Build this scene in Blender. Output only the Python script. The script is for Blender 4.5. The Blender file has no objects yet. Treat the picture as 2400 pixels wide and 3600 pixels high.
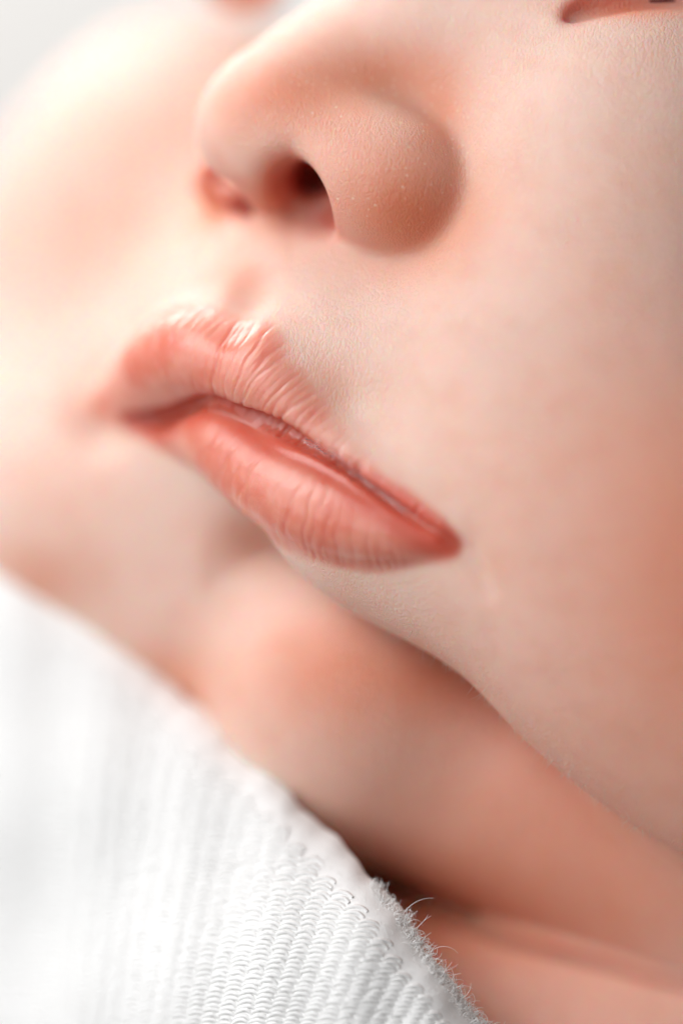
import bpy, math, random
import numpy as np

U = 0.00306                    # metres per unit
# ------------------------------------------------------------------ camera, world, lights, exposure
scene = bpy.context.scene
col = scene.collection
cam_data = bpy.data.cameras.new("camera")
cam = bpy.data.objects.new("camera", cam_data); col.objects.link(cam)
cam.location = (0, -110.0 * U, 0); cam.rotation_euler = (math.radians(90), 0, 0)
cam_data.sensor_fit = 'VERTICAL'; cam_data.sensor_height = 36.0
cam_data.lens = 36.0 * 110.0 / 23.52
cam_data.clip_start = 0.01; cam_data.clip_end = 50
cam_data.dof.use_dof = True
cam_data.dof.focus_distance = 110.6 * U
APERTURE = 14.0 * U            # diameter of the entrance pupil
cam_data.dof.aperture_fstop = (cam_data.lens / 1000.0) / APERTURE
scene.camera = cam
w = bpy.data.worlds.new("World"); scene.world = w; w.use_nodes = True
w.node_tree.nodes['Background'].inputs['Color'].default_value = (1.0, 0.98, 0.96, 1)
w.node_tree.nodes['Background'].inputs['Strength'].default_value = 0.15
def area(name, loc, target, size, power, color):
    l = bpy.data.lights.new(name, 'AREA'); l.shape = 'RECTANGLE'; l.size = size[0]; l.size_y = size[1]
    l.energy = power; l.color = color
    o = bpy.data.objects.new(name, l); col.objects.link(o)
    import mathutils
    o.location = loc
    o.rotation_euler = (mathutils.Vector(target) - mathutils.Vector(loc)).to_track_quat('-Z', 'Y').to_euler()
    return o
area("window_light", (-0.52, -0.36, 0.50), (0, 0, 0), (0.62, 0.5), 3.6, (0.985, 0.985, 1.0))
area("fill_light", (-0.55, -0.50, 0.20), (0, 0, -.01), (0.9, 0.9), 5.2, (0.985, 0.985, 1.0))
area("wall_light", (-0.6, 0.8, 1.2), (0, 1.4, 0), (1.0, 1.0), 28.0, (1, .98, .955))
scene.view_settings.view_transform = 'Standard'; scene.view_settings.look = 'None'
scene.view_settings.exposure = 0.0; scene.view_settings.gamma = 1.0
scene.render.engine = 'CYCLES'

def link(name, me, parent=None, mat=None, **props):
    o = bpy.data.objects.new(name, me); col.objects.link(o)
    if parent: o.parent = parent
    if mat and me is not None: me.materials.append(mat)
    for k, v in props.items(): o[k] = v
    return o
def mesh_np(name, v, f, smooth=True):
    me = bpy.data.meshes.new(name); n = f.shape[1]
    me.vertices.add(len(v)); me.vertices.foreach_set('co', np.ascontiguousarray(v, np.float32).ravel())
    me.loops.add(f.size); me.loops.foreach_set('vertex_index', np.ascontiguousarray(f, np.int32).ravel())
    me.polygons.add(len(f)); me.polygons.foreach_set('loop_start', np.arange(len(f), dtype=np.int32) * n)
    me.update(calc_edges=True)
    if smooth: me.polygons.foreach_set('use_smooth', np.ones(len(f), bool))
    me.validate()
    return me
def to_world(p):               # units (x right, y down, z towards the camera) -> metres
    return np.stack([(p[0] - 7.84) * U, -p[2] * U, -(p[1] - 11.76) * U], 1)
# ---- SHAPE BEGIN ----
D = 110.0                      # camera distance in units (1 unit = U metres)
def P(px, py, z):
    k = (D - z) / D
    return np.array([7.84 + (px - 7.84) * k, 11.76 + (py - 11.76) * k, z], np.float32)
def smin(a, b, k):
    h = np.maximum(k - np.abs(a - b), 0) / k
    return np.minimum(a, b) - h * h * k * 0.25
def smax(a, b, k):
    return -smin(-a, -b, k)
def ell(p, c, r, rot=0.0, yaw=0.0):
    c = P(*c); x = p[0] - c[0]; y = p[1] - c[1]; z = p[2] - c[2]
    if rot:
        a = math.radians(rot); x, y = x * math.cos(a) + y * math.sin(a), -x * math.sin(a) + y * math.cos(a)
    if yaw:
        a = math.radians(yaw); x, z = x * math.cos(a) + z * math.sin(a), -x * math.sin(a) + z * math.cos(a)
    a0, b0, c0 = x / r[0], y / r[1], z / r[2]
    k0 = np.sqrt(a0 * a0 + b0 * b0 + c0 * c0) + 1e-6
    k1 = np.sqrt((a0 / r[0]) ** 2 + (b0 / r[1]) ** 2 + (c0 / r[2]) ** 2) + 1e-6
    return k0 * (k0 - 1) / k1
def cone(p, a, b, ra, rb):
    a = P(*a); b = P(*b); ab = b - a; L = float(ab @ ab)
    x = p[0] - a[0]; y = p[1] - a[1]; z = p[2] - a[2]
    h = np.clip((x * ab[0] + y * ab[1] + z * ab[2]) / L, 0, 1)
    x = x - h * ab[0]; y = y - h * ab[1]; z = z - h * ab[2]
    return np.sqrt(x * x + y * y + z * z) - (ra + (rb - ra) * h)
def catmull(pts, n):
    pts = np.array(pts, float); q = np.vstack([2 * pts[0] - pts[1], pts, 2 * pts[-1] - pts[-2]]); out = []
    for i in range(1, len(q) - 2):
        for t in np.arange(n) / n:
            out.append(0.5 * (2 * q[i] + (q[i + 1] - q[i - 1]) * t + (2 * q[i - 1] - 5 * q[i] + 4 * q[i + 1] - q[i + 2]) * t * t
                              + (3 * q[i] - q[i - 1] - 3 * q[i + 1] + q[i + 2]) * t ** 3))
    out.append(q[-2]); return np.array(out)
def tube(p, pts, n=3):
    q = catmull(pts, n)
    w = np.array([P(*r[:3]) for r in q]); lo = w.min(0) - 2.5; hi = w.max(0) + 2.5
    m = np.ones(p[0].shape, bool)
    for k in range(3): m &= (p[k] > lo[k]) & (p[k] < hi[k])
    d = np.full(p[0].shape, 3.0, np.float32); ps = tuple(c[m] for c in p)
    if m.any():
        dd = 0
        for i in range(len(q) - 1):
            e = cone(ps, q[i][:3], q[i + 1][:3], q[i][3], q[i + 1][3])
            dd = dd + np.exp(-np.minimum(e, 3.0) / .12)
        d[m] = np.minimum(-.12 * np.log(dd) + .12, 3.0)
    return d
def chain(p, pts, n=8):
    q = catmull(pts, n); w = np.array([P(*r[:3]) for r in q]); m = np.ones(p[0].shape, bool); lo = w.min(0) - 1.5; hi = w.max(0) + 1.5
    for k in range(3): m &= (p[k] > lo[k]) & (p[k] < hi[k])
    d = np.full(p[0].shape, 2.0, np.float32); ps = tuple(c[m] for c in p)
    if m.any():
        dd = np.full(ps[0].shape, 2.0, np.float32)
        for i in range(len(q) - 1): dd = np.minimum(dd, cone(ps, q[i][:3], q[i + 1][:3], q[i][3], q[i + 1][3]))
        d[m] = dd
    return d
UP = [(2.3, 9.45, -6.0, .25), (3.0, 8.95, -4.7, .6), (3.8, 8.35, -3.4, .98), (4.5, 8.12, -2.5, 1.04), (5.3, 8.35, -1.8, .88), (6.0, 8.6, -1.35, .92),
      (6.6, 9.15, -1.0, .74), (7.2, 9.8, -.62, .46), (8.1, 10.6, -.12, .28), (9.2, 11.55, .42, .2), (10.3, 12.3, .76, .13)]
LO = [(2.8, 9.95, -6.0, .2), (3.6, 9.85, -4.6, .35), (4.3, 9.95, -3.5, .5), (5.1, 10.1, -2.6, .88), (6.1, 10.85, -1.75, 1.05),
      (7.3, 11.55, -1.0, 1.15), (8.5, 12.0, -.4, 1.0), (9.45, 12.27, .15, .64), (10.35, 12.52, .66, .2)]
GAP = [(2.9, 9.62, -4.45, .1), (3.5, 9.64, -3.9, .26), (4.15, 9.48, -3.05, .28), (4.85, 9.12, -1.65, .1), (5.6, 9.46, -1.15, .22), (6.3, 9.76, -.7, .27), (7.2, 10.25, -.35, .2), (8.4, 11.08, .27, .13), (9.3, 11.75, .7, .1), (10.2, 12.33, 1.0, .07)]
FOLD = [(10.2, 12.33, 1.02, .06), (10.6, 12.72, 1.06, .09), (10.95, 13.2, 1.05, .05), (11.2, 13.8, 1.1, .02)]
NECK = [(8.3, 20.1, -5.6, .2), (9.2, 20.5, -5.2, .22), (10.2, 21.0, -4.6, .24), (12, 21.7, -3.8, .22), (14, 22.2, -3.35, .2), (15.6, 22.6, -3.1, .17), (18, 23.1, -3.1, .15)]
LIDS = [(13.0, .5, -.9, .04), (13.5, .2, -.9, .17), (14.2, .08, -.95, .18), (15.2, .02, -1.1, .16), (16.5, 0, -1.3, .16)]
def face(p):
    far = ell(p, (4.6, 9.0, -13.5), (6.6, 9.8, 7.0))
    far = smin(far, ell(p, (4.5, 12.2, -9.5), (6.5, 4.3, 5.2), 20), 2.5)
    muz = ell(p, (8.2, 8.3, -6.2), (5.2, 4.9, 5.3))
    chk = ell(p, (16.2, 13.55, -1.2), (9.4, 5.4, 3.3), 41)
    chk = smin(chk, ell(p, (14.1, 5.0, -5.2), (5.7, 7.0, 5.9)), 3.0)
    br = cone(p, (7.5, 2.2, -3.6), (12.5, -1.2, -4.2), 1.9, 2.4)
    chk = smin(chk, br, 2.2)
    low = ell(p, (9.1, 12.15, -1.6), (3.7, 2.2, 1.7), 30)   # mound under the lower lip
    muz = smin(muz, ell(p, (7.9, 8.5, -2.15), (1.7, 1.5, 1.55), 30), 1.2)
    f = smin(muz, low, .8)
    f = smin(f, chk, 1.4)
    # chin and jaw behind the lip and cheek
    ch = cone(p, (9.1, 16.8, -5.7), (17.0, 20.5, -5.8), 3.15, 3.3)
    cl = ell(p, (7.6, 15.85, -5.1), (2.9, 2.95, 3.0), 20)
    back = smin(smin(far, ell(p, (5.4, 14.0, -8.2), (3.4, 3.0, 3.8)), 1.6), smin(ch, cl, 2.0), 1.3)
    tt = np.clip((p[1] + .35 * (p[0] - 6.0) - 11.3) / 1.8, 0, 1) * np.clip((p[0] - 4.5) / 1.5, 0, 1)
    f = smin(f, back, 2.5 + (.12 - 2.5) * tt + 1.6 * np.clip((p[0] - 12.0) / 4, 0, 1))
    # nose
    ns = cone(p, (6.6, 2.9, -3.2), (8.3, 1.5, -3.9), 2.05, 1.85)
    ns = smin(ns, ell(p, (6.2, 3.4, -3.3), (1.6, 1.15, 1.6), 40), .8)
    ala = ell(p, (9.05, 4.2, -1.65), (2.05, 1.68, 1.55), 22)
    ns = smin(ns, ala, 1.7)
    ns = smin(ns, cone(p, (4.95, 4.15, -5.0), (5.55, 5.2, -4.8), .6, .48), .3)
    f = smin(f, ns, .3)
    cav = ell(p, (7.2, 4.5, -2.0), (.95, .6, 1.1), 42)
    cav = smin(cav, cone(p, (7.1, 4.25, -2.3), (7.3, 3.8, -4.4), .5, .42), .4)
    f = smax(f, -cav, np.clip(1.1 - (p[0] - 6.7) * .75, .22, 1.1))
    f = smax(f, -ell(p, (5.32, 4.42, -4.2), (.8, .22, 1.7), 50), .25)
    # philtrum and far mouth corner
    f = smax(f, -cone(p, (5.8, 5.9, -1.35), (5.4, 7.0, -1.4), .35, .55), .6)
    f = smax(f, -ell(p, (2.35, 9.3, -4.6), (.55, .8, 1.1), 30), .9)
    nk = ell(p, (13.0, 27.9, -6.5), (13, 8.2, 5.2))
    nk = smin(nk, ell(p, (4.0, 20.0, -12.0), (8, 8, 6)), 2)
    f = smin(f, nk, .08)
    # eyes
    f = smin(f, ell(p, (5.6, -.6, -8.0), (1.1, .95, 1.2)), .6)
    f = smin(f, ell(p, (16.6, -1.6, -3.2), (3.2, 2.3, 2.3)), .5)
    # lips
    u = tube(p, UP, 5); l = tube(p, LO, 5)
    u = smin(u, ell(p, (6.05, 8.05, -1.25), (.6, .5, .6)), .4)
    f = smin(f, u, .8)
    f = smax(f, -cone(p, (5.35, 6.8, -.4), (5.2, 7.2, -.5), .5, .4), .7)
    f = smin(f, l, .12)
    f = smax(f, -tube(p, GAP, 5), .18)
    f = smax(f, -tube(p, FOLD, 5), .3)
    f = smax(f, -smin(chain(p, NECK), chain(p, [(a[0], a[1] - .1, a[2] - .65, a[3]) for a in NECK]), .2), .3)
    f = smax(f, -tube(p, LIDS, 5), .35)
    return f, u, l
# ---- SHAPE END ----

# ------------------------------------------------------------------ node helpers
class NT:
    def __init__(s, name):
        s.m = bpy.data.materials.new(name); s.m.use_nodes = True; s.t = s.m.node_tree; s.n = s.t.nodes; s.b = s.n['Principled BSDF']
        s.co = s.n.new('ShaderNodeTexCoord').outputs['Object']
    def link(s, a, b):
        if isinstance(a, (int, float)): b.default_value = a
        elif isinstance(a, tuple): b.default_value = a if len(a) == len(b.default_value) else (*a, 1)
        else: s.t.links.new(a, b)
    def math(s, op, a, b=0.0, c=None):
        n = s.n.new('ShaderNodeMath'); n.operation = op; s.link(a, n.inputs[0]); s.link(b, n.inputs[1])
        if c is not None: s.link(c, n.inputs[2])
        return n.outputs[0]
    def ramp(s, x, a, b, lo=0.0, hi=1.0):
        n = s.n.new('ShaderNodeMapRange'); n.interpolation_type = 'SMOOTHSTEP'
        for i, v in enumerate((x, a, b, lo, hi)): s.link(v, n.inputs[i])
        return n.outputs[0]
    def mix(s, f, a, b):
        n = s.n.new('ShaderNodeMix'); n.data_type = 'RGBA'; s.link(f, n.inputs[0]); s.link(a, n.inputs[6]); s.link(b, n.inputs[7]); return n.outputs[2]
    def attr(s, name):
        n = s.n.new('ShaderNodeAttribute'); n.attribute_name = name; return n.outputs['Fac']
    def mapping(s, scale=(1, 1, 1), rot=(0, 0, 0), src=None):
        n = s.n.new('ShaderNodeMapping'); s.link(src or s.co, n.inputs[0]); n.inputs['Rotation'].default_value = rot; n.inputs['Scale'].default_value = scale; return n.outputs[0]
    def noise(s, scale, detail=3, src=None, rough=.5, dist=0):
        n = s.n.new('ShaderNodeTexNoise'); s.link(src or s.co, n.inputs['Vector']); n.inputs['Scale'].default_value = scale
        n.inputs['Detail'].default_value = detail; n.inputs['Roughness'].default_value = rough; n.inputs['Distortion'].default_value = dist; return n.outputs[0]
    def voro(s, scale, feature='F1', src=None, rnd=1.0):
        n = s.n.new('ShaderNodeTexVoronoi'); n.feature = feature; s.link(src or s.co, n.inputs['Vector']); n.inputs['Scale'].default_value = scale
        n.inputs['Randomness'].default_value = rnd; return n.outputs['Distance']
    def bump(s, h, strength, dist, prev=None):
        n = s.n.new('ShaderNodeBump'); s.link(strength, n.inputs['Strength']); n.inputs['Distance'].default_value = dist; s.link(h, n.inputs['Height'])
        if prev: s.link(prev, n.inputs['Normal'])
        return n.outputs[0]

K = 1.0 / U                    # texture scale of one cell per unit
def skin_material():
    s = NT('baby_skin')
    lip, blush_shade, nose, lid = s.attr('lip'), s.attr('blush_shade'), s.attr('nose'), s.attr('lid')
    base = s.mix(s.ramp(s.noise(K * .35, 3), .35, .7), SKIN_A, SKIN_B)
    base = s.mix(s.math('MULTIPLY', s.ramp(s.noise(K * 1.3, 4), .42, .75), .13), base, SKIN_RED)
    base = s.mix(blush_shade, base, SKIN_RED)  # real flush together with shade painted into the skin colour
    dots = s.math('MULTIPLY', s.math('MULTIPLY', s.ramp(s.voro(K * 5.5, rnd=.9), .08, .26, 1.0, 0.0), s.ramp(s.noise(K * 3, 2), .3, .55)), nose)
    base = s.mix(s.math('MULTIPLY', dots, .8), base, (.9, .66, .50))
    lipc = s.mix(s.ramp(s.noise(K * 1.0, 3), .35, .7), LIP_A, LIP_B)
    base = s.mix(lip, base, lipc)
    base = s.mix(s.math('MULTIPLY', s.attr('wet_shade'), .8), base, (.62, .09, .05))  # moist inner skin, plus painted shade in the neck crease and under the upper lip
    s.link(base, s.b.inputs['Base Color'])
    s.b.inputs['Sheen Weight'].default_value = .06; s.b.inputs['Sheen Roughness'].default_value = .45
    s.b.subsurface_method = 'RANDOM_WALK'
    s.b.inputs['Subsurface Weight'].default_value = 1.0
    s.b.inputs['Subsurface Radius'].default_value = (1.0, .22, .10)
    s.b.inputs['Subsurface Scale'].default_value = .0026
    s.b.inputs['IOR'].default_value = 1.4
    s.b.inputs['Specular IOR Level'].default_value = .4
    s.link(s.math('MULTIPLY', lip, .38), s.b.inputs['Coat Weight']); s.b.inputs['Coat Roughness'].default_value = .13; s.b.inputs['Coat IOR'].default_value = 1.6
    s.link(s.mix(lip, (.46, .46, .46), (.34, .34, .34)), s.b.inputs['Roughness'])
    # fine relief: furrows that cross in a lattice, drawn out along one direction
    mp = s.mapping((1.0, 1.0, .45), (0, math.radians(35), 0))
    warp = s.n.new('ShaderNodeVectorMath'); warp.operation = 'MULTIPLY_ADD'
    nz = s.n.new('ShaderNodeTexNoise'); nz.inputs['Scale'].default_value = K * 3; s.link(s.co, nz.inputs['Vector'])
    s.link(nz.outputs['Color'], warp.inputs[0]); warp.inputs[1].default_value = (U * .12,) * 3; s.link(mp, warp.inputs[2])
    furrow = s.ramp(s.voro(K * 12, 'DISTANCE_TO_EDGE', warp.outputs[0]), 0.0, .25)
    furrow = s.math('MULTIPLY', s.math('ADD', furrow, s.math('MULTIPLY', s.noise(K * 20, 3), .8)), s.ramp(s.noise(K * .9, 2), .3, .65, .5, 1.25))
    notlip = s.math('SUBTRACT', 1.0, s.math('MULTIPLY', lip, .85))
    b1 = s.bump(furrow, s.math('MULTIPLY', notlip, SKIN_BUMP), U * .035)
    lines = s.ramp(s.voro(K * 4.6, 'DISTANCE_TO_EDGE', s.mapping((1, 1, .5), (0, math.radians(-35), 0))), 0.0, .12)
    b2 = s.bump(lines, s.math('MULTIPLY', lid, .22), U * .05, b1)
    cx_ = s.n.new('ShaderNodeCombineXYZ'); s.link(s.math('MULTIPLY', s.attr('lipw'), 16.0), cx_.inputs[0])
    sp = s.n.new('ShaderNodeSeparateXYZ'); s.link(s.co, sp.inputs[0]); s.link(s.math('MULTIPLY', sp.outputs[2], K * .8), cx_.inputs[1])
    b3 = s.bump(s.math('ADD', s.noise(1.0, 4, cx_.outputs[0]), s.math('MULTIPLY', s.noise(K * 9, 2), .25)), s.math('MULTIPLY', lip, .35), U * .05, b2)
    s.link(b3, s.b.inputs['Normal'])
    return s.m

# ------------------------------------------------------------------ the baby's face: one closed surface
def build_face():
    h = CELL
    lo = np.array([-4.5, -5.0, -19.5]); hi = np.array([21.5, 29.5, 2.2])
    B = 4
    n = (np.ceil((hi - lo) / (h * B)).astype(int)) * B + 1
    ax = [lo[k] + h * np.arange(n[k], dtype=np.float32) for k in range(3)]
    ax = [a.astype(np.float32) for a in ax]
    def shape(p):
        f = face(p)[0]
        bx = np.maximum.reduce([-3.9 - p[0], p[0] - 20.9, -4.4 - p[1], p[1] - 28.9, -19 - p[2]])
        return smax(f, bx, .6)
    cx = [a[B // 2::B][:(m - 1) // B] for a, m in zip(ax, n)]
    g = np.meshgrid(*cx, indexing='ij'); shp = g[0].shape
    fc = shape(tuple(q.ravel() for q in g)).reshape(shp)
    F = np.full(tuple(n), 9.0, np.float32)
    core = np.repeat(np.repeat(np.repeat(fc, B, 0), B, 1), B, 2)
    F[:-1, :-1, :-1] = core
    F[-1], F[:, -1], F[:, :, -1] = 9, 9, 9
    near = np.argwhere(np.abs(fc) < h * B * 1.5)
    off = np.stack(np.meshgrid(*[np.arange(B + 1)] * 3, indexing='ij'), -1).reshape(-1, 3)
    CH = 20000
    for i in range(0, len(near), CH):
        idx = (near[i:i + CH, None, :] * B + off[None]).reshape(-1, 3)
        p = (ax[0][idx[:, 0]], ax[1][idx[:, 1]], ax[2][idx[:, 2]])
        F[idx[:, 0], idx[:, 1], idx[:, 2]] = shape(p)
    # surface nets
    S = F < 0
    c = np.zeros(tuple(m - 1 for m in n), np.uint8)
    for a in (0, 1):
        for b in (0, 1):
            for d in (0, 1):
                c += S[a:n[0] - 1 + a, b:n[1] - 1 + b, d:n[2] - 1 + d]
    act = (c > 0) & (c < 8)
    ids = np.full(act.shape, -1, np.int64); cells = np.argwhere(act); ids[act] = np.arange(len(cells))
    V = np.stack([ax[k][cells[:, k]] + h * .5 for k in range(3)], 1).astype(np.float32)
    quads = []
    for k in range(3):
        k1, k2 = (k + 1) % 3, (k + 2) % 3
        sl = [slice(None)] * 3; sl2 = [slice(None)] * 3
        sl[k] = slice(0, n[k] - 1); sl2[k] = slice(1, n[k])
        for q in (sl, sl2):
            q[k1] = slice(1, n[k1] - 1); q[k2] = slice(1, n[k2] - 1)
        A, Bb = S[tuple(sl)], S[tuple(sl2)]
        e = np.argwhere(A != Bb); inside = A[e[:, 0], e[:, 1], e[:, 2]]
        base = e.copy(); base[:, k1] += 1; base[:, k2] += 1
        def cid(d1, d2):
            b = base.copy(); b[:, k1] -= d1; b[:, k2] -= d2
            return ids[b[:, 0], b[:, 1], b[:, 2]]
        q = np.stack([cid(1, 1), cid(0, 1), cid(0, 0), cid(1, 0)], 1)
        q[~inside] = q[~inside][:, ::-1]
        quads.append(q)
    Q = np.concatenate(quads); Q = Q[(Q >= 0).all(1)]
    del F, S, ids, c, act
    def grad(p):
        e = .01; o = []
        for k in range(3):
            a = [q for q in p]; b = [q for q in p]; a[k] = a[k] + e; b[k] = b[k] - e
            o.append((shape(tuple(a)) - shape(tuple(b))) / (2 * e))
        return np.stack(o, 1)
    def project(V, it):
        for _ in range(it):
            f = shape((V[:, 0], V[:, 1], V[:, 2])); g = grad((V[:, 0], V[:, 1], V[:, 2]))
            g2 = (g * g).sum(1) + 1e-3
            V = V - (np.clip(f, -.08, .08) / np.maximum(g2, .3))[:, None] * g
        return V.astype(np.float32), g
    V, _ = project(V, 2)
    # one relax, then split each quad in four
    E = np.concatenate([Q[:, [0, 1]], Q[:, [1, 2]], Q[:, [2, 3]], Q[:, [3, 0]]])
    acc = np.zeros_like(V); cnt = np.zeros(len(V))
    for k in range(3): acc[:, k] = np.bincount(E[:, 0], V[E[:, 1], k], len(V)) + np.bincount(E[:, 1], V[E[:, 0], k], len(V))
    cnt = np.bincount(E[:, 0], minlength=len(V)) + np.bincount(E[:, 1], minlength=len(V))
    V = (.4 * V + .6 * acc / np.maximum(cnt, 1)[:, None]).astype(np.float32)
    for _ in range(SPLITS):
        E = np.concatenate([Q[:, [0, 1]], Q[:, [1, 2]], Q[:, [2, 3]], Q[:, [3, 0]]]); Es = np.sort(E, 1)
        key = Es[:, 0] * len(V) + Es[:, 1]
        uk, inv = np.unique(key, return_inverse=True)
        ea, eb = uk // len(V), uk % len(V)
        nv, ne, nq = len(V), len(uk), len(Q)
        mids = (V[ea] + V[eb]) / 2; cen = V[Q].mean(1)
        inv = inv.reshape(4, nq) + nv; ci = np.arange(nq) + nv + ne
        V = np.concatenate([V, mids, cen]).astype(np.float32)
        Q = np.concatenate([np.stack([Q[:, i], inv[i], ci, inv[(i - 1) % 4]], 1) for i in range(4)])
    V, N = project(V, 2)
    N /= np.linalg.norm(N, axis=1, keepdims=True) + 1e-9
    return V, N, Q

def gauss(p, c, r):
    c = P(*c); return np.exp(-(((p[0] - c[0]) / r[0]) ** 2 + ((p[1] - c[1]) / r[1]) ** 2 + ((p[2] - c[2]) / r[2]) ** 2))
def sstep(x, a, b):
    t = np.clip((x - a) / (b - a), 0, 1); return t * t * (3 - 2 * t)

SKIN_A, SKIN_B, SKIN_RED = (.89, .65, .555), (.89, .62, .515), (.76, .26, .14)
LIP_A, LIP_B = (.81, .33, .245), (.75, .21, .14)
SKIN_BUMP = .42
CELL, SPLITS = .1, 1
V, N, Q = build_face()
p = (V[:, 0], V[:, 1], V[:, 2])
_, du, dl = face(p)
lip = sstep(smin(du, dl, .7) + .02 * np.sin(p[0] * 3 + 2 * np.sin(p[1] * 2.3)), .23, -.03)
# creases that run across the red of the lips
nd = chain(p, [(a[0], a[1], a[2] - .2, 0.0) for a in NECK])
gd = tube(p, [(a[0], a[1], a[2], 0.0) for a in GAP], 5) - .12
def along(pts, V, n=16):
    q = catmull(pts, n); A = np.array([P(*a[:3]) for a in q]); out = np.zeros(len(V), np.float32); best = np.full(len(V), 1e9, np.float32)
    for i in range(len(A) - 1):
        ab = A[i + 1] - A[i]; hh = np.clip(((V - A[i]) @ ab) / (ab @ ab), 0, 1); dd = ((V - A[i] - hh[:, None] * ab) ** 2).sum(1)
        m = dd < best; best[m] = dd[m]; out[m] = (i + hh[m]) / n
    return out
wv_ = np.zeros(len(V), np.float32); li = np.where(lip > .001)[0]
up_ = du[li] < dl[li]
wv_[li] = np.where(up_, along(UP, V[li]), along(LO, V[li]) + 20)
rg = np.random.default_rng(3); dep = np.zeros(len(li))
yy = V[li, 1]
for base, lo_, hi_ in ((0, .6, 9.5), (20, .6, 7.8)):
    x0 = lo_
    while x0 < hi_:
        x0 += rg.uniform(.07, .24); a_ = rg.uniform(.25, 1.0) ** 1.5; sg = rg.uniform(.022, .045)
        wob_ = .05 * np.sin(yy * rg.uniform(1, 3) + rg.uniform(0, 6)) + .02 * np.sin(yy * 9 + rg.uniform(0, 6))
        dep += a_ * np.exp(-((wv_[li] - base - x0 - wob_) / sg) ** 2)
sw = .5 + .5 * np.sin(yy * 2.1 + 7 * np.sin(wv_[li] * 3))
V[li] -= N[li] * (np.minimum(dep, 1.3) * np.where(up_, .055, .04 * sstep(gd[li], .3, 1.1)) * lip[li] * (.55 + .45 * sw))[:, None]
blush_shade = np.zeros(len(V))  # natural redness of skin, plus shade painted in hollows and on sides turned from light
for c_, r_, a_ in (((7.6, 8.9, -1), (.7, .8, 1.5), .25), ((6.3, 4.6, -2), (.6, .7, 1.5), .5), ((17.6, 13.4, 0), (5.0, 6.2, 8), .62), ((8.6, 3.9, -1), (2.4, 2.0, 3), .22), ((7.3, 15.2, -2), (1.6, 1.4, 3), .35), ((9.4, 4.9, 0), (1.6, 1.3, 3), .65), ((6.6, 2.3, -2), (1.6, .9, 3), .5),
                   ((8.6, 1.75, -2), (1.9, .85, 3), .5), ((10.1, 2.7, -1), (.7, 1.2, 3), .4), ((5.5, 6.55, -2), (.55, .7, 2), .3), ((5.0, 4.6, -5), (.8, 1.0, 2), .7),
                   ((12.0, 18.8, -3), (5.5, 2.6, 4), .36), ((12.5, 20.9, -4), (6, 1.6, 4), .36), ((9.2, 20.9, -4), (2.8, 1.3, 5), .95), ((12.5, 23.6, -4), (5, 1.6, 4), .3), ((10.0, 15.6, -2.4), (3.0, 1.2, 2), .5),  # jaw, neck and under the cheek overhang: reddened to deepen their shade
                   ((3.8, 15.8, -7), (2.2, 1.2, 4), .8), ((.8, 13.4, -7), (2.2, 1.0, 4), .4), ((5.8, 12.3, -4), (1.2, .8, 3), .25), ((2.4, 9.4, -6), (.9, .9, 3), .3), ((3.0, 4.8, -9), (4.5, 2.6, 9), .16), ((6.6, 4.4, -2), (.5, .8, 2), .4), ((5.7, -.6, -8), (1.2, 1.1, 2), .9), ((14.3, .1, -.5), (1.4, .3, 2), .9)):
    blush_shade = 1 - (1 - blush_shade) * (1 - min(1, a_ * 1.5) * gauss(p, c_, r_))
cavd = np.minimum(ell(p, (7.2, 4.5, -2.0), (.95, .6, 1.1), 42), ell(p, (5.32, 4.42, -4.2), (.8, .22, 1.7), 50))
wet_shade = np.maximum(np.maximum(sstep(cavd, .12, -.02), .5 * sstep(cavd, .5, 0)), sstep(cone(p, (7.1, 4.25, -2.3), (7.3, 3.8, -4.4), .5, .42), .3, .05))
wet_shade = np.maximum(wet_shade, .85 * sstep(gd, .75, .25) * (dl < du) * lip)  # moist inner lip, reddened also for the shade of the upper lip
wet_shade = np.maximum(wet_shade, sstep(gd, .35, .1))
wet_shade = np.maximum(wet_shade, .35 * sstep(nd, .6, .15))  # shade of the neck crease painted in dark red, no moisture here
wet_shade = np.maximum(wet_shade, .6 * sstep(tube(p, [(a[0], a[1], a[2], 0.0) for a in LIDS], 5), .5, .15))
nose = sstep(gauss(p, (8.6, 3.2, -1), (2.8, 2.6, 4)), .3, .7)
lid = sstep(gauss(p, (15.0, 1.2, -1), (2.2, 1.3, 5)), .2, .8)
me = mesh_np('baby_face', to_world(p), Q)
for nm, a in (('lip', lip), ('wet_shade', wet_shade), ('lipw', wv_), ('blush_shade', np.clip(blush_shade, 0, 1)), ('nose', nose), ('lid', lid)):
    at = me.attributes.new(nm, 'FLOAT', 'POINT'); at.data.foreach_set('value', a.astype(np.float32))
person = link('person', me, mat=skin_material(), label='sleeping baby with parted pink lips and round cheek above white cloth', category='person')

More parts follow.
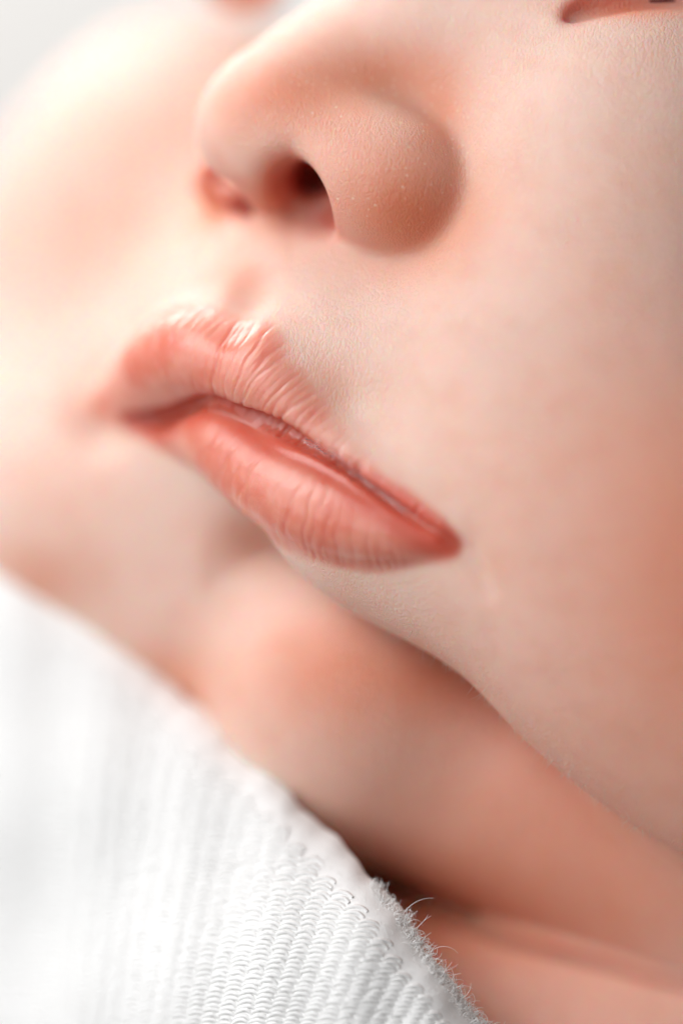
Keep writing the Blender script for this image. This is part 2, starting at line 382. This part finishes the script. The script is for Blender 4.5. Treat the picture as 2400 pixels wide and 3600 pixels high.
# ------------------------------------------------------------------ the knitted cloth
rng = np.random.default_rng(7)
EDGE = [(-4.0, 9.0, -10.5), (-1.5, 11.0, -8.8), (0.0, 12.25, -7.4), (2.4, 14.25, -5.5), (4.85, 16.5, -3.8), (6.3, 17.9, -2.5), (7.7, 19.25, -1.3),
        (8.95, 20.6, -.45), (9.75, 21.75, -.1), (10.6, 22.9, .05), (11.2, 23.6, .1), (12.4, 25.0, .2), (14.5, 27.6, .3)]
EC = catmull(EDGE, 12)
ES = np.concatenate([[0], np.cumsum(np.linalg.norm(np.diff(EC[:, :2], axis=0), axis=1))])
TD = np.array([-.64, .77])
def edge_at(s):
    return np.stack([np.interp(s, ES, EC[:, k]) for k in range(3)], -1)
def cloth_coords(x, y):        # picture-plane position -> place along the edge, distance in from it
    nrm = np.array([.77, .64]); ea = EC[:, 0] * nrm[0] + EC[:, 1] * nrm[1]
    s = np.interp(x * nrm[0] + y * nrm[1], ea, ES); e = edge_at(s)
    t = (x - e[..., 0]) * TD[0] + (y - e[..., 1]) * TD[1]
    return s, t, e[..., 2]
def cloth_z(s, t, ze):
    roll = -.75 * np.exp(-np.maximum(t, 0) / .38)
    swell = .55 * np.sin(np.clip(t, 0, 12) * .42) + .10 * np.sin(s * 1.1 + t * .8) + .05 * np.sin(s * 2.3 - t * 1.7 + 1)
    return ze + roll + swell - .02 * np.maximum(t, 0) ** 2
def pp(x, y, z):               # same picture-plane placing as P, for arrays
    k = (D - z) / D
    return (7.84 + (x - 7.84) * k, 11.76 + (y - 11.76) * k, z)
def tubes(paths, rad, sides=5):
    # paths: (n, m, 3) in units, rad: (n, m)
    n, m, _ = paths.shape
    tg = np.gradient(paths, axis=1); tg /= np.linalg.norm(tg, axis=2, keepdims=True) + 1e-9
    ref = np.broadcast_to(np.array([0.13, .2, 1.0]), tg.shape)
    a = np.cross(tg, ref); a /= np.linalg.norm(a, axis=2, keepdims=True) + 1e-9; b = np.cross(tg, a)
    th = np.arange(sides) * 2 * math.pi / sides
    v = paths[:, :, None] + rad[:, :, None, None] * (np.cos(th)[None, None, :, None] * a[:, :, None] + np.sin(th)[None, None, :, None] * b[:, :, None])
    i = np.arange(n)[:, None, None] * m * sides; j = np.arange(m - 1)[None, :, None] * sides; k = np.arange(sides)[None, None]
    k2 = (k + 1) % sides
    f = np.stack([i + j + k, i + j + k2, i + j + sides + k2, i + j + sides + k], -1).reshape(-1, 4)
    return v.reshape(-1, 3), f
def knit_material(name, rough=.95):
    s = NT(name)
    s.link(s.mix(s.ramp(s.noise(K * 9, 4), .3, .7), (.91, .908, .895), (.94, .938, .925)), s.b.inputs['Base Color'])
    s.b.inputs['Roughness'].default_value = rough
    s.b.inputs['Specular IOR Level'].default_value = .15
    s.b.inputs['Subsurface Weight'].default_value = 0
    s.b.inputs['Subsurface Radius'].default_value = (1, 1, .95); s.b.inputs['Subsurface Scale'].default_value = .0010
    s.link(s.bump(s.noise(K * 28, 3, s.mapping((1, 1, .35), (0, .6, 0))), .3, U * .02), s.b.inputs['Normal'])
    return s.m
cloth = link('knit_cloth', None, label='white fine knit cotton cloth with a frayed edge below the chin', category='cloth')
cloth_mat = knit_material('white_knit')
# ground fabric with its shallow ribs, rolled under at the edge
ns_, nt_ = 340, 260
s = np.linspace(ES[0] + .5, ES[-1] - .3, ns_)
t = np.concatenate([[.55, .35, .15, .04], np.linspace(0, 1, nt_) ** 1.3 * 15])
Sg, Tg = np.meshgrid(s, t, indexing='ij'); e = edge_at(Sg)
wob = .05 * np.sin(Sg * 3.1) + .02 * np.sin(Sg * 8.7 + 1)
X = e[..., 0] + TD[0] * (Tg + wob * np.exp(-Tg)); Y = e[..., 1] + TD[1] * (Tg + wob * np.exp(-Tg))
Z = cloth_z(Sg, Tg, e[..., 2])
Z[:, :4] = Z[:, 4:5] + np.array([-2.2, -1.3, -.5, -.15])[None]
q = pp(X, Y, Z - .02)
vv = to_world(tuple(a.ravel() for a in q))
nt2 = len(t); i = np.arange(ns_ - 1)[:, None]; j = np.arange(nt2 - 1)[None]
ff = np.stack([i * nt2 + j, i * nt2 + j + 1, (i + 1) * nt2 + j + 1, (i + 1) * nt2 + j], -1).reshape(-1, 4)
ground_me = mesh_np('ground_fabric', vv, ff)
link('ground_fabric', ground_me, cloth, cloth_mat)
# stitches: small arches of yarn stacked in wales
WALE, ROW = .33, .12
def stitch_xy(m, r):
    h = r * ROW; k = np.clip((m * WALE + 1.0) / 11.0, 0, 1.1)
    return m * WALE + h * .62 * k ** 1.3, 25.6 - h * (1 - .12 * k) + .10 * np.sin(m * .35)
M, R = np.meshgrid(np.arange(-22, 48), np.arange(-6, 122), indexing='ij'); M = M.ravel().astype(float); R = R.ravel().astype(float)
R = R + .5 * (M % 2)
M = M + rng.normal(0, .05, M.shape); R = R + rng.normal(0, .09, R.shape)
u_ = np.linspace(-1, 1, 8)
wid = .6 * (1 + rng.normal(0, .09, M.shape)); hgt = .95
mm = M[:, None] + u_[None] * wid[:, None]
rr = R[:, None] + hgt * (1 - np.abs(u_[None]) ** 2.2) + rng.normal(0, .05, (len(M), 8))
X, Y = stitch_xy(mm, rr)
sc_, tc_, ze_ = cloth_coords(X, Y)
keep = (tc_.min(1) > .62) & (sc_.min(1) > ES[0] + .6) & (sc_.max(1) < ES[-1] - .4) & (tc_.max(1) < 14) & (Y.max(1) < 26.5) & (X.min(1) > -4)
X, Y, sc_, tc_, ze_ = (a[keep] for a in (X, Y, sc_, tc_, ze_))
Z = cloth_z(sc_, tc_, ze_) + .035 * (1 - .9 * np.abs(u_[None]) ** 2) * np.clip(tc_, .3, 1) - .04 - .03 * np.exp(-tc_ / .4)
paths = np.stack(pp(X, Y, Z), -1)
rad = .05 * (1 + .15 * (1 - u_[None] ** 2)) * np.ones_like(X)
v_, f_ = tubes(paths, rad)
st = mesh_np('stitches', to_world((v_[:, 0], v_[:, 1], v_[:, 2])), f_)
link('stitches', st, cloth, cloth_mat, kind='stuff')
# loose fibres: a fuzz on the face and curls at the frayed edge
def fibres(n, smin_, smax_, tmin, tmax, length, curl, rad, lift):
    s = rng.uniform(smin_, smax_, n); t = rng.uniform(tmin, tmax, n); e = edge_at(s)
    x = e[:, 0] + TD[0] * t; y = e[:, 1] + TD[1] * t; z = cloth_z(s, t, e[:, 2]) + .02
    k = 9; L = length * rng.lognormal(0, .5, n); ang = rng.uniform(0, 2 * math.pi, n)
    if lift: ang = rng.normal(math.atan2(-.77, .64), .9, n)
    turn = rng.normal(0, curl, n); el = rng.uniform(.1, .9, n); pts = np.zeros((n, k, 3)); pos = np.stack([x, y, z], 1)
    for q in range(k):
        pts[:, q] = pos; a = ang + turn * q / k
        pos = pos + (L / k)[:, None] * np.stack([np.cos(a), np.sin(a), el * np.cos(q / k * 4)], 1)
    v, f = tubes(np.stack(pp(pts[..., 0], pts[..., 1], pts[..., 2]), -1), np.full((n, k), rad) * np.linspace(1, .5, k)[None], 3)
    return v, f
parts = [fibres(4200, ES[-1] - 17, ES[-1] - 1, .1, 7, .14, 2.5, .005, False), fibres(520, ES[-1] - 8.5, ES[-1] - 1.5, -.02, .12, .22, 3.4, .007, True),
         fibres(1500, ES[-1] - 9.5, ES[-1] - 1.5, -.02, .25, .12, 3.0, .008, True)]
vs, fs, o_ = [], [], 0
for v_, f_ in parts: vs.append(v_); fs.append(f_ + o_); o_ += len(v_)
v_ = np.concatenate(vs); link('fuzz', mesh_np('fuzz', to_world((v_[:, 0], v_[:, 1], v_[:, 2])), np.concatenate(fs)), cloth, cloth_mat, kind='stuff')

# ------------------------------------------------------------------ threads of saliva along the parted lips
def sheet_z(x, y, start=3.0):  # front of the face seen from the camera side, by marching inwards
    x = np.asarray(x, np.float32); y = np.asarray(y, np.float32); z = np.full(x.shape, start, np.float32)
    for _ in range(80):
        d = face(pp(x, y, z))[0]; z = z - np.clip(d, -.2, 2) * .7
    return z
sm = NT('saliva'); sm.b.inputs['Base Color'].default_value = (1, 1, 1, 1); sm.b.inputs['Roughness'].default_value = .04; sm.b.inputs['IOR'].default_value = 1.33
sm.b.inputs['Transmission Weight'].default_value = .95
line = catmull([(7.0, 10.12, 0), (7.35, 10.3, 0), (7.7, 10.5, 0), (8.05, 10.8, 0), (8.5, 11.12, 0), (8.9, 11.42, 0), (9.35, 11.78, 0)], 8)[:, :2]
ps, rs = [], []
for k_ in range(3):
    x = line[:, 0] + rng.normal(0, .012, len(line)) + .03 * (k_ - 1); y = line[:, 1] + rng.normal(0, .012, len(line)) - .035 * (k_ - 1)
    z = sheet_z(x, y) + .03; z = np.convolve(np.pad(z, 3, 'edge'), np.ones(7) / 7, 'valid')
    ps.append(np.stack(pp(x, y, z), -1)); rs.append(.010 + .012 * rng.random(len(x)))
v1, f1 = tubes(np.array(ps), np.array(rs), 6)
rp, rr_ = [], []
for (bx, by, br_) in ((7.62, 10.33, .07), (7.95, 10.56, .11), (8.12, 10.68, .09), (7.3, 10.14, .05)):
    a_ = np.linspace(0, 2 * math.pi, 17); x = bx + br_ * 1.3 * np.cos(a_); y = by + br_ * .75 * np.sin(a_) + br_ * .5 * np.cos(a_)
    z = sheet_z(x, y).max() + .04 + 0 * x
    rp.append(np.stack(pp(x, y, z), -1)); rr_.append(np.full(17, .014))
v2, f2 = tubes(np.array(rp), np.array(rr_), 5)
vv = np.concatenate([v1, v2]); link('saliva', mesh_np('saliva', to_world((vv[:, 0], vv[:, 1], vv[:, 2])), np.concatenate([f1, f2 + len(v1)])), person, sm.m)

# ------------------------------------------------------------------ vellus hair and lashes
def hairs(points, length, spread, rad, flow, seed, curl=.6):
    g_ = np.random.default_rng(seed); n = len(points); k = 6; out = np.zeros((n, k, 3)); pos = points.copy()
    L = length * g_.lognormal(0, .35, n); d0 = flow + g_.normal(0, spread, (n, 3)); d0 /= np.linalg.norm(d0, axis=1, keepdims=True)
    bend = g_.normal(0, curl, (n, 3))
    for q_ in range(k):
        out[:, q_] = pos; d_ = d0 + bend * (q_ / k); d_ /= np.linalg.norm(d_, axis=1, keepdims=True); pos = pos + d_ * (L / k)[:, None]
    return tubes(out, np.full((n, k), rad) * np.linspace(1, .25, k)[None], 3)
hm = NT('fine_pale_hair'); hm.b.inputs['Base Color'].default_value = (.95, .82, .70, 1); hm.b.inputs['Roughness'].default_value = .45
hm.b.inputs['Transmission Weight'].default_value = .35
g_ = np.random.default_rng(11)
rimm = (np.abs(N[:, 2]) < .55) & (V[:, 2] > -2.6) & (V[:, 2] < .8) & (V[:, 0] > 6.6) & (V[:, 0] < 15) & (V[:, 1] > 12.3) & (V[:, 1] < 19.5) & (N[:, 1] > .3) & (N[:, 0] < .2) & (lip < .4)
ri = np.where(rimm)[0]; ri = g_.choice(ri, min(len(ri), 380), replace=False)
ci = np.where((V[:, 0] > 6.2) & (V[:, 0] < 15) & (V[:, 1] > 14.2) & (V[:, 1] < 19.5) & (N[:, 2] > .5) & (V[:, 2] > -3.2))[0]; ci = g_.choice(ci, min(len(ci), 1500), replace=False)
h1 = hairs(V[ri].astype(float), .22, .45, .006, N[ri] * .9 + np.array([.1, .5, .2]), 1)
h2 = hairs(V[ci].astype(float), .13, .35, .0045, N[ci] * .3 + np.array([.1, .9, 0]), 2)
vv = np.concatenate([h1[0], h2[0]]); link('fine_hair', mesh_np('fine_hair', to_world((vv[:, 0], vv[:, 1], vv[:, 2])), np.concatenate([h1[1], h2[1] + len(h1[0])])), person, hm.m, kind='stuff')
x = np.linspace(14.9, 15.5, 15); lt = []
for k_ in range(9):
    y = .0 - .03 * (x - 14.9) + .007 * k_; z = sheet_z(x, y) + .005
    lt.append(np.stack(pp(x, y, z), -1))
vv, ff = tubes(np.array(lt), np.full((9, 15), .011) * np.sin(np.linspace(.2, 3.0, 15))[None], 5)
lm = NT('dark_lashes'); lm.b.inputs['Base Color'].default_value = (.12, .02, .012, 1); lm.b.inputs['Roughness'].default_value = .5
link('eyelashes', mesh_np('eyelashes', to_world((vv[:, 0], vv[:, 1], vv[:, 2])), ff), person, lm.m)
a_ = np.linspace(0, 1, 20); x = 7.6 + .02 * np.sin(a_ * 3) + .12 * np.sin(a_ * 3.1) ** 2 * (a_ > .3); y = 4.2 + .4 * np.sin(a_ * 2.6)
vv, ff = tubes(np.stack(pp(x, y, -.95 + .1 * a_), -1)[None], np.full((1, 20), .012), 5)
link('nostril_hair', mesh_np('nostril_hair', to_world((vv[:, 0], vv[:, 1], vv[:, 2])), ff), person, hm.m)

# ------------------------------------------------------------------ plain pale wall far behind
s = NT('pale_wall'); s.link(s.mix(s.noise(3, 3), (.80, .79, .775), (.83, .82, .805)), s.b.inputs['Base Color']); s.b.inputs['Roughness'].default_value = .9
s.link(s.bump(s.noise(120, 4), .3, .002), s.b.inputs['Normal'])
wv = np.array([[-4, 1.4, -2.5], [4, 1.4, -2.5], [4, 1.4, 2.5], [-4, 1.4, 2.5], [-4, 1.5, -2.5], [4, 1.5, -2.5], [4, 1.5, 2.5], [-4, 1.5, 2.5]], np.float32)
wf = np.array([[0, 1, 2, 3], [5, 4, 7, 6], [0, 4, 5, 1], [1, 5, 6, 2], [2, 6, 7, 3], [3, 7, 4, 0]])
link('wall', mesh_np('wall', wv, wf, False), None, s.m, kind='structure')
